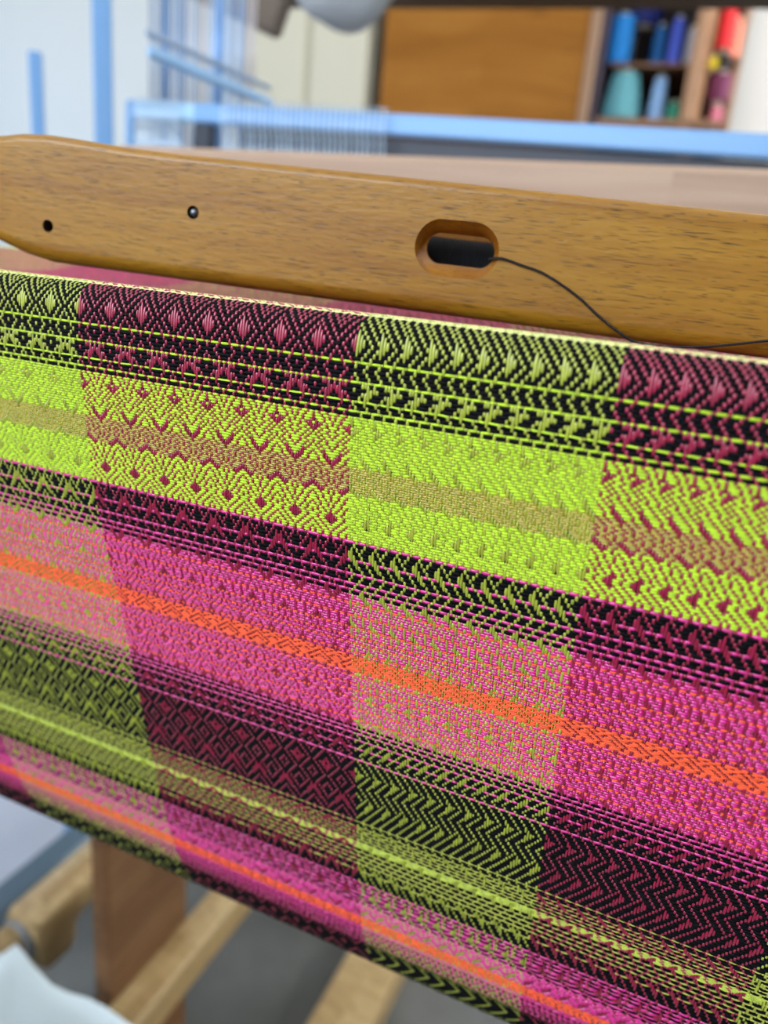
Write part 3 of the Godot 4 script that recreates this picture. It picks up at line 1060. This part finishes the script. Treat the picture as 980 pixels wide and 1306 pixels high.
# ---------------------------------------------------------------- far side of the room
func cone_of_yarn(label: String, c: Color, at: Vector3, h: float, r0: float, r1: float, called := "yarn_cone") -> void:
	var t := thing(called, label, "yarn", at, "")
	var pr := PackedVector2Array([Vector2(0.0, 0.004)])
	var n := 22
	for i in n + 1:
		var u := float(i) / n
		var bulge := 0.06 * sin(PI * u)
		pr.append(Vector2(lerpf(r0, r1, u) * (1.0 + bulge) + 0.0008 * (i % 2), 0.004 + u * (h - 0.012)))
	pr.append(Vector2(0.0, h - 0.008))
	obj("winding", lathe(pr, 28), mat(c, 0.7), t)
	obj("core", lathe(PackedVector2Array([Vector2(0, 0), Vector2(r0 * 0.55, 0), Vector2(r1 * 0.5, h), Vector2(0, h)]), 20), mat(c8(215, 205, 185), 0.8), t)

func build_far() -> void:
	var cream := mat(c8(206, 200, 178), 0.6)
	var ply := wood(wood_tex(61, c8(154, 100, 38), c8(142, 90, 31), c8(164, 110, 46), 512, 512, 100), Vector3(1.0, 0.6, 1.0), 0.55)
	ply.metallic_specular = 0.2
	var shelfwood := mat(c8(138, 100, 72), 0.65)
	# cream cabinet: two doors with a joint between them
	var t := thing("cream_cabinet", "tall cream cabinet with a narrow joint between its doors, beside the plywood cupboard", "cabinet", Vector3(-1.13, 0, -2.15))
	obj("carcass", bx(Vector3(0.42, 1.95, 0.46), 0.004), mat(c8(176, 170, 150), 0.6), t, Vector3(0.01, 0.975, 0))
	obj("door", bx(Vector3(0.225, 1.90, 0.02), 0.004), cream, t, Vector3(-0.085, 0.975, 0.241))
	obj("door", bx(Vector3(0.165, 1.90, 0.02), 0.004), cream, t, Vector3(0.128, 0.975, 0.241))
	obj("joint_strip", bx(Vector3(0.026, 1.90, 0.012), 0.002), mat(c8(184, 178, 156), 0.6), t, Vector3(0.0365, 0.975, 0.237))
	# plywood cupboard
	t = thing("plywood_cupboard", "honey brown plywood cupboard front behind the loom", "cupboard", Vector3(-0.61, 0, -2.13))
	obj("carcass", bx(Vector3(0.54, 1.95, 0.44), 0.004), mat(c8(60, 46, 38), 0.7), t, Vector3(-0.01, 0.975, -0.01))
	obj("door", bx(Vector3(0.54, 1.92, 0.02), 0.003), ply, t, Vector3(0.005, 0.975, 0.221))
	obj("edge_strip", bx(Vector3(0.022, 1.92, 0.024), 0.003), mat(c8(150, 116, 88), 0.6), t, Vector3(0.268, 0.975, 0.224))
	# shelf unit with yarns
	t = thing("yarn_shelf", "wooden shelf unit full of coloured yarn cones right of the plywood cupboard", "shelf", Vector3(-0.17, 0, -2.14))
	obj("back_panel", bx(Vector3(0.28, 1.95, 0.012), 0.002), mat(c8(58, 50, 48), 0.7), t, Vector3(-0.005, 0.975, -0.22))
	obj("upright", bx(Vector3(0.008, 1.95, 0.40), 0.002), mat(c8(80, 70, 84), 0.6), t, Vector3(-0.158, 0.975, 0))
	obj("upright", bx(Vector3(0.026, 1.95, 0.40), 0.003), mat(c8(164, 122, 88), 0.6), t, Vector3(0.058, 0.975, 0))
	obj("upright", bx(Vector3(0.012, 1.95, 0.20), 0.003), shelfwood, t, Vector3(0.135, 0.975, -0.12))
	for y in [0.25, 0.62, 0.95, 1.245, 1.64, 1.93]:
		obj("shelf_board", bx(Vector3(0.28, 0.02, 0.40), 0.003), shelfwood, t, Vector3(-0.01, y, 0))
	obj("shelf_board", bx(Vector3(0.18, 0.007, 0.36), 0.002), shelfwood, t, Vector3(-0.045, 1.3745, -0.01))
	obj("shelf_board", bx(Vector3(0.06, 0.008, 0.06), 0.002), shelfwood, t, Vector3(0.118, 1.400, 0.08))
	cone_of_yarn("bright blue yarn cone, upper left on the yarn shelf", c8(0, 122, 200), Vector3(-0.2955, 1.378, -2.0), 0.112, 0.026, 0.025)
	cone_of_yarn("pale teal yarn cone below the bright blue one", c8(92, 158, 168), Vector3(-0.268, 1.255, -1.995), 0.112, 0.046, 0.030)
	cone_of_yarn("navy blue yarn cone at the top of the yarn shelf", c8(18, 36, 110), Vector3(-0.262, 1.482, -2.09), 0.10, 0.045, 0.030)
	cone_of_yarn("dark blue narrow yarn cone right of the bright blue one", c8(10, 88, 150), Vector3(-0.210, 1.378, -2.04), 0.10, 0.016, 0.013)
	cone_of_yarn("violet blue slim yarn cone on the yarn shelf", c8(74, 96, 205), Vector3(-0.170, 1.378, -2.02), 0.11, 0.015, 0.012)
	cone_of_yarn("pale sky blue yarn cone beside the teal one", c8(150, 190, 236), Vector3(-0.186, 1.255, -2.0), 0.105, 0.018, 0.013)
	cone_of_yarn("small sea green yarn cone at the foot of the middle shelf", c8(50, 150, 120), Vector3(-0.146, 1.255, -2.0), 0.05, 0.014, 0.012)
	cone_of_yarn("light grey yarn cone high beside the wooden upright", c8(190, 190, 200), Vector3(-0.138, 1.378, -2.06), 0.10, 0.013, 0.011)
	cone_of_yarn("scarlet yarn cone on the right edge of the shelf", c8(226, 34, 40), Vector3(-0.062, 1.408, -2.0), 0.095, 0.017, 0.016)
	cone_of_yarn("salmon yarn cone behind the scarlet one at the shelf edge", c8(245, 140, 115), Vector3(-0.046, 1.404, -2.06), 0.09, 0.016, 0.014)
	cone_of_yarn("small yellow yarn spool under the scarlet cone", c8(222, 196, 30), Vector3(-0.077, 1.366, -2.0), 0.036, 0.011, 0.011, "yarn_spool")
	cone_of_yarn("small black yarn spool right of the yellow one", c8(18, 14, 18), Vector3(-0.053, 1.366, -2.0), 0.042, 0.011, 0.011, "yarn_spool")
	cone_of_yarn("plum purple yarn ball at the right edge of the shelf", c8(112, 40, 78), Vector3(-0.052, 1.299, -2.0), 0.068, 0.022, 0.022, "yarn_ball")
	cone_of_yarn("dusty pink yarn spool below the plum ball", c8(214, 120, 140), Vector3(-0.050, 1.255, -2.0), 0.044, 0.013, 0.012, "yarn_spool")
	# grey bundle hanging from the top of the loom
	var st := SurfaceTool.new()
	st.begin(Mesh.PRIMITIVE_TRIANGLES)
	st.set_smooth_group(0)
	var pts := PackedVector3Array()
	for i in 25:
		var u := float(i) / 24
		pts.append(Vector3(-0.432 + 0.10 * u, 1.164 - 0.020 * sin(PI * u), -0.72))
	tube(pts, func(u, g): return 0.020 + 0.014 * sin(PI * u) + 0.002 * sin(3.0 * g + 9.0 * u), 14, st)
	st.generate_normals()
	tag(obj("grey_bundle", st.commit(), mat(c8(196, 199, 202), 0.9)), "sagging light grey cloth bundle hanging under the loom's dark top beam", "cloth bundle")
